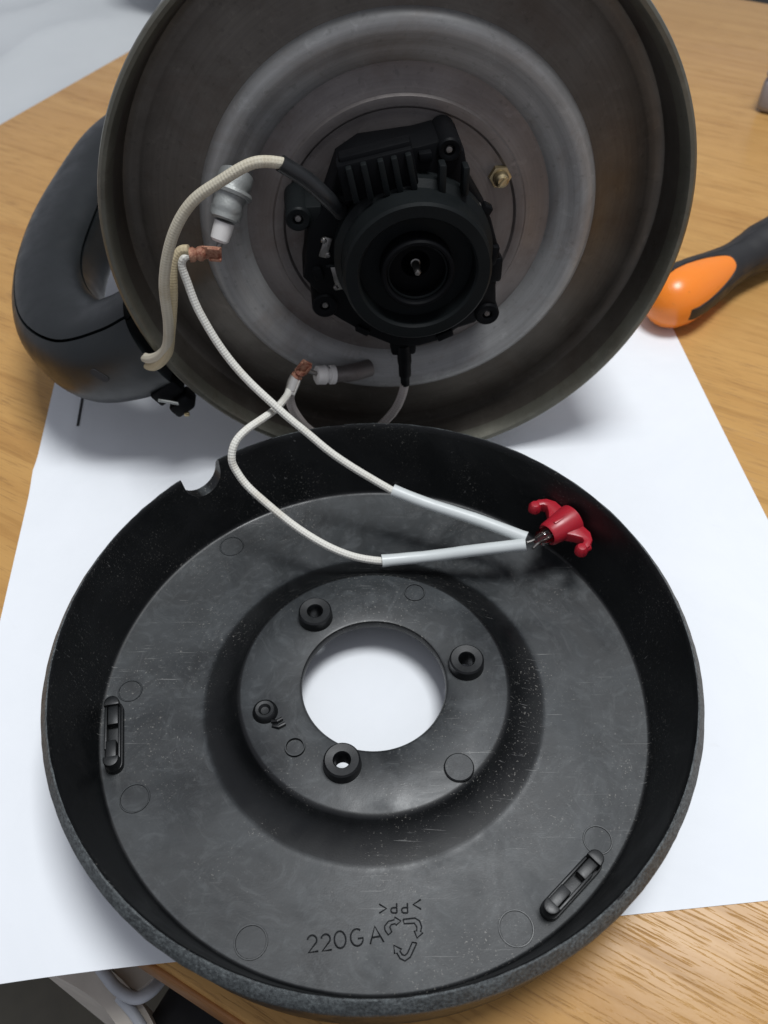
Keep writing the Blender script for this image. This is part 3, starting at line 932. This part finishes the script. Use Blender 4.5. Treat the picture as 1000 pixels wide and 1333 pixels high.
s1 = [(48.6, 185.0, 27.6), (36, 190.6, 28.6), (20, 196.6, 30.4), (3.0, 203.0, 32.4)]
w1 = [(12, 200.0, 31.0), (2.7, 203.0, 32.4), (-15.8, 210.0, 41.9), (-26.2, 215.0, 49.0), (-36.5, 220.0, 56.2), (-51.2, 228.0, 69.8), (-59.4, 234.0, 84.2), (-63.2, 239.0, 94.0), (-64.2, 240.6, 98.4), (-63.0, 241.2, 101.0), (-60.4, 242.6, 101.2)]
wa = MB().tube(wander(catmull(rel(w1), 10), 0.5, 0.05), 1.35, 12).build('wire', M['wire'], lampt)
MB().tube(wander(catmull(rel(s1), 6), 0.5, 0.05), [2.25, 2.1] + [2.1 + 0.1 * noise.noise(Vector((t * 0.6, 3, 2))) for t in range(14)] + [2.1, 2.15, 2.3], 16).build('insulating_tube', M['sleeve'], wa)
cp = MB().tube(rel([(-61.6, 242.4, 101.2), (-60.2, 242.7, 101.2), (-59.4, 242.9, 101.2), (-58.6, 243.0, 101.2), (-57.6, 243.2, 101.2), (-56.6, 243.4, 101.1)]), [2.3, 2.4, 1.8, 2.3, 2.4, 1.6], 12)
cp.box(Vector((-54.6, 243.6, 101.2)) - O, (6.4, 0.9, 4.6), 0.3, Matrix.Rotation(R(3), 3, 'Z') @ Matrix.Rotation(R(6), 3, 'Y'))
cp.box(Vector((-53.6, 242.8, 103.0)) - O, (4.0, 1.4, 0.9), 0.3, Matrix.Rotation(R(6), 3, 'Y'))
cp.box(Vector((-53.6, 242.8, 99.2)) - O, (4.0, 1.4, 0.9), 0.3, Matrix.Rotation(R(6), 3, 'Y'))
cp.build('crimp_terminal', M['copper'], wa)
s2 = [(48.2, 182.6, 27.2), (32, 182.8, 24.0), (16, 183.2, 20.4), (-0.8, 181.2, 20.0)]
w2 = [(8, 182.2, 20.2), (-0.6, 181.2, 20.0), (-13.2, 182.0, 23.0), (-28.8, 188.0, 29.0), (-44.4, 197.7, 38.0), (-50.1, 202.4, 44.0), (-51.2, 204.6, 48.2), (-49.8, 207.6, 51.8), (-46.4, 211.4, 53.6), (-41.4, 217.2, 53.6), (-37.2, 226.0, 50.6), (-34.8, 236.0, 46.6), (-33.8, 240.6, 46.4)]
wb_ = MB().tube(wander(catmull(rel(w2), 10), 0.5, 0.05), 1.35, 12).build('wire', M['wire'], lampt)
MB().tube(wander(catmull(rel(s2), 6), 0.5, 0.05), [2.25, 2.1] + [2.1 + 0.1 * noise.noise(Vector((t * 0.6, 3, 2))) for t in range(14)] + [2.1, 2.15, 2.3], 16).build('insulating_tube', M['sleeve'], wb_)
cp = MB().tube(rel([(-34.2, 239.0, 45.2), (-32.6, 242.4, 48.2), (-31.8, 243.4, 49.6)]), [2.0, 2.4, 2.2], 14)
cp.build('solder_joint', M['tin'], wb_)
cp = MB().tube(rel([(-32.0, 243.2, 49.2), (-31.3, 243.4, 50.2), (-30.8, 243.5, 50.9), (-30.2, 243.6, 51.7), (-29.6, 243.7, 52.6)]), [2.0, 2.2, 1.6, 2.2, 1.7], 12)
r34 = Matrix.Rotation(R(34), 3, 'Y')
cp.box(Vector((-28.6, 243.8, 54.0)) - O, (4.0, 0.9, 5.6), 0.3, r34)
cp.box(Vector((-30.1, 243.1, 55.0)) - O, (0.9, 1.4, 4.4), 0.3, r34)
cp.box(Vector((-27.1, 243.1, 53.0)) - O, (0.9, 1.4, 4.4), 0.3, r34)
cp.build('crimp_terminal', M['copper'], wb_)

# ------------------------------------------------------------------ screwdriver
A0 = Vector((124.5, 330.4, 14.2)); A1 = Vector((193.0, 384.0, 14.2))
ax = (A1 - A0).normalized()
sm = Matrix((ax, Vector((0, 0, 1)).cross(ax), Vector((0, 0, 1)))).transposed().to_4x4()
sm.translation = A0 * MM
sd_ = tag(empty('screwdriver', mat=sm), 'screwdriver with orange and black handle lying right of the kettle', 'screwdriver')
hprof = [(0.0, 0.0), (0.8, 4.5), (2.5, 8.0), (5.5, 11.0), (9.5, 13.0), (15, 14.0), (22, 13.9), (30, 13.0), (40, 11.4), (52, 9.8), (62, 9.3), (72, 10.2), (82, 11.4), (96, 11.4), (108, 10.0), (116, 7.5), (120, 4.2), (120.5, 0.0)]
def hr(x):
    for (a, ra_), (b, rb_) in zip(hprof, hprof[1:]):
        if a <= x <= b:
            f = (x - a) / (b - a); f = f * f * (3 - 2 * f) if 5 < a < 115 else f
            return ra_ + (rb_ - ra_) * f
    return 0
xs = [0, 0.3, 0.8, 1.6, 2.5, 4, 5.5, 7.5, 9.5, 12, 15, 18, 22, 26, 30, 35, 40, 46, 52, 57, 62, 67, 72, 77, 82, 89, 96, 102, 108, 112, 116, 118, 120, 120.5]
rx = frame_mat((0, 0, 0), (1, 0, 0), (0, 0, 1))
MB().lathe([(hr(x), x) for x in xs], 48, mat=rx).build('handle', M['orange'], sd_, angle=50)
gv, gf = [], []
na, nx = 72, 40
TONG = [R(122), R(242), R(2)]
def g0(a):
    best = 9.5
    for tg in TONG:
        d = (a - tg + math.pi) % (2 * math.pi) - math.pi
        wd = 0.80
        if abs(d) < wd:
            best = max(best, 11 + 37 * math.sqrt(max(0, 1 - abs(d / wd) ** 3)))
    return best
for i in range(nx + 1):
    for j in range(na):
        a = 2 * math.pi * j / na
        x0 = g0(a)
        x = x0 + (119 - x0) * (i / nx)
        off = 0.55 if 0 < i < nx else -0.3
        r_ = hr(x) + off
        gv.append((x, r_ * math.cos(a), r_ * math.sin(a)))
for i in range(nx):
    for j in range(na):
        j2 = (j + 1) % na
        gf.append([i * na + j, i * na + j2, (i + 1) * na + j2, (i + 1) * na + j])
MB().add(gv, gf).build('rubber_grip', M['rubber'], sd_, angle=50)
MB().tube([(118, 0, 0), (205, 0, 0), (210, 0, 0)], [3, 3, 1.5], 16).build('shaft', M['chrome'], sd_)

# ------------------------------------------------------------------ grey case at the right edge
gc = empty('grey_case', (283, 560, 0))
gc.rotation_euler = (0, 0, R(-32))
tag(gc, 'grey plastic case corner at the right edge beyond the screwdriver', 'case')
MB().box((0, 0, 11), (72, 52, 22), 5, seg=4).build('lower_shell', M['greycase'], gc)
MB().box((0, 0, 24), (71, 51, 4.5), 2, seg=3).build('lid', M['greycase'], gc)

# ------------------------------------------------------------------ white cloth on a bench beyond the table's left edge
cl = MB()
cw, ch_ = 70, 90
cvv, cff = [], []
bu_ = Vector((math.cos(TA), math.sin(TA), 0)); bv_ = Vector((-math.sin(TA), math.cos(TA), 0))
corner = Vector((-407, 250, 0))
for i in range(cw + 1):
    for j in range(ch_ + 1):
        a = -6 - 620 * i / cw; b = 60 + 1300 * j / ch_
        w = corner + bu_ * a + bv_ * b
        q = Vector((w.x * 0.006, w.y * 0.004, 0))
        z = -34 + 16 * noise.noise(q) + 9 * noise.noise(q * 2.7 + Vector((3, 1, 0))) - 26 * abs(noise.noise(Vector((a * 0.004 + b * 0.006, a * 0.009 - b * 0.002, 4))))
        z += 26 * max(0, (b - 560) / 300) if b > 560 else 0
        if i == 0: z -= 40
        cvv.append((w.x, w.y, min(z, -6) if a > -40 else z))
for i in range(cw):
    for j in range(ch_):
        o = i * (ch_ + 1) + j
        cff.append([o, o + 1, o + ch_ + 2, o + ch_ + 1])
bench = tag(empty('covered_bench', (-700, 700, FZ)), 'bench under a rumpled white cloth beyond the far table edge', 'bench')
off = Vector((-700, 700, FZ))
cl.add([Vector(p) - off for p in cvv], cff).build('white_cloth', M['cloth'], bench, angle=80)
cen = corner + bu_ * -316 + bv_ * 710
MB().box(Vector((cen.x, cen.y, FZ / 2 - 35)) - off, (600, 1280, -FZ - 75), 6, Matrix.Rotation(TA, 3, 'Z')).build('bench_base', M['cushion'], bench)
cu = empty('grey_cushion', (-78, 897, 40))
cu.rotation_euler = (0, 0, R(-24))
tag(cu, 'dark grey cushion on the white cloth beside the kettle top', 'cushion')
cb = MB()
cv2, cf2 = [], []
nu, nv = 40, 20
for i in range(nu):
    for j in range(nv + 1):
        a = 2 * math.pi * i / nu; b = -math.pi / 2 + math.pi * j / nv
        sg = lambda x, e: math.copysign(abs(x) ** e, x)
        x = 110 * sg(math.cos(b), 0.7) * sg(math.cos(a), 0.5); y = 150 * sg(math.cos(b), 0.7) * sg(math.sin(a), 0.5)
        z = 60 * sg(math.sin(b), 0.9) * (1 - 0.3 * ((x / 110) ** 2 + (y / 150) ** 2) / 2)
        cv2.append((x, y, z))
for i in range(nu):
    for j in range(nv):
        i2 = (i + 1) % nu
        cf2.append([i * (nv + 1) + j, i2 * (nv + 1) + j, i2 * (nv + 1) + j + 1, i * (nv + 1) + j + 1])
cb.add(cv2, cf2).build('cushion_cover', M['cushion'], cu, angle=80)

# ------------------------------------------------------------------ bag on the floor under the near table edge
bag = tag(empty('shoulder_bag', (-60, 60, FZ)), 'black bag with beige trim and grey loop handle below the near table edge', 'bag')
bo = Vector((-60, 60, FZ))
def sunk(gx, gy, z):         # a point sighted on the table plane carried down to height z
    kf = (258 - z) / 258.0
    return Vector((gx * kf, gy * kf, z)) - bo
bd = sunk(-40, 36, -66)
MB().box((bd.x, bd.y, (-66 - FZ) / 2), (66, 66, -66 - FZ), 8, Matrix.Rotation(R(-29), 3, 'Z'), 4).build('bag_body', M['bag_black'], bag)
cc = catmull([sunk(-94, 63, -56), sunk(-83, 58.5, -56), sunk(-74, 53.5, -57), sunk(-66, 46, -58), sunk(-59, 36, -60)], 6)
tv, tf = [], []
for i, c in enumerate(cc):
    T = (cc[min(i + 1, len(cc) - 1)] - cc[max(i - 1, 0)]).normalized()
    sd2 = T.cross(Vector((0, 0, 1))).normalized() * -4.6
    for dz in (0, -150):
        tv += [c - sd2 * 0.9 + Vector((0, 0, dz)), c + sd2 * 1.1 + Vector((0, 0, dz))]
for i in range(len(cc) - 1):
    o = i * 4
    tf += [[o, o + 1, o + 5, o + 4], [o + 2, o + 6, o + 7, o + 3], [o, o + 4, o + 6, o + 2], [o + 1, o + 3, o + 7, o + 5]]
tf += [[0, 2, 3, 1], [len(tv) - 4, len(tv) - 3, len(tv) - 1, len(tv) - 2]]
MB().add(tv, tf).build('beige_trim', M['bag_beige'], bag)
fp = [sunk(x, y, -62) for x, y in ((-78, 64), (-63, 66), (-60.5, 57.5), (-66, 53.2), (-71, 55.0))]
MB().prism([(q.x, q.y) for q in fp], -66 - FZ, -60 - FZ, 1.5).build('beige_flap', M['bag_beige'], bag)
MB().tube(catmull([sunk(-81, 63, -52), sunk(-76, 58, -51), sunk(-71.5, 54, -51), sunk(-66.5, 52.0, -51), sunk(-62.8, 53.6, -52), sunk(-60.0, 57.0, -56)], 8), 2.0, 14).build('loop_handle', M['bag_grey'], bag)
MB().tube(catmull([sunk(-71, 52.4, -55), sunk(-66, 48.0, -56), sunk(-60, 41, -57), sunk(-55, 34, -58)], 8), 1.7, 12).build('cord', M['bag_grey'], bag)

bpy.context.view_layer.update()
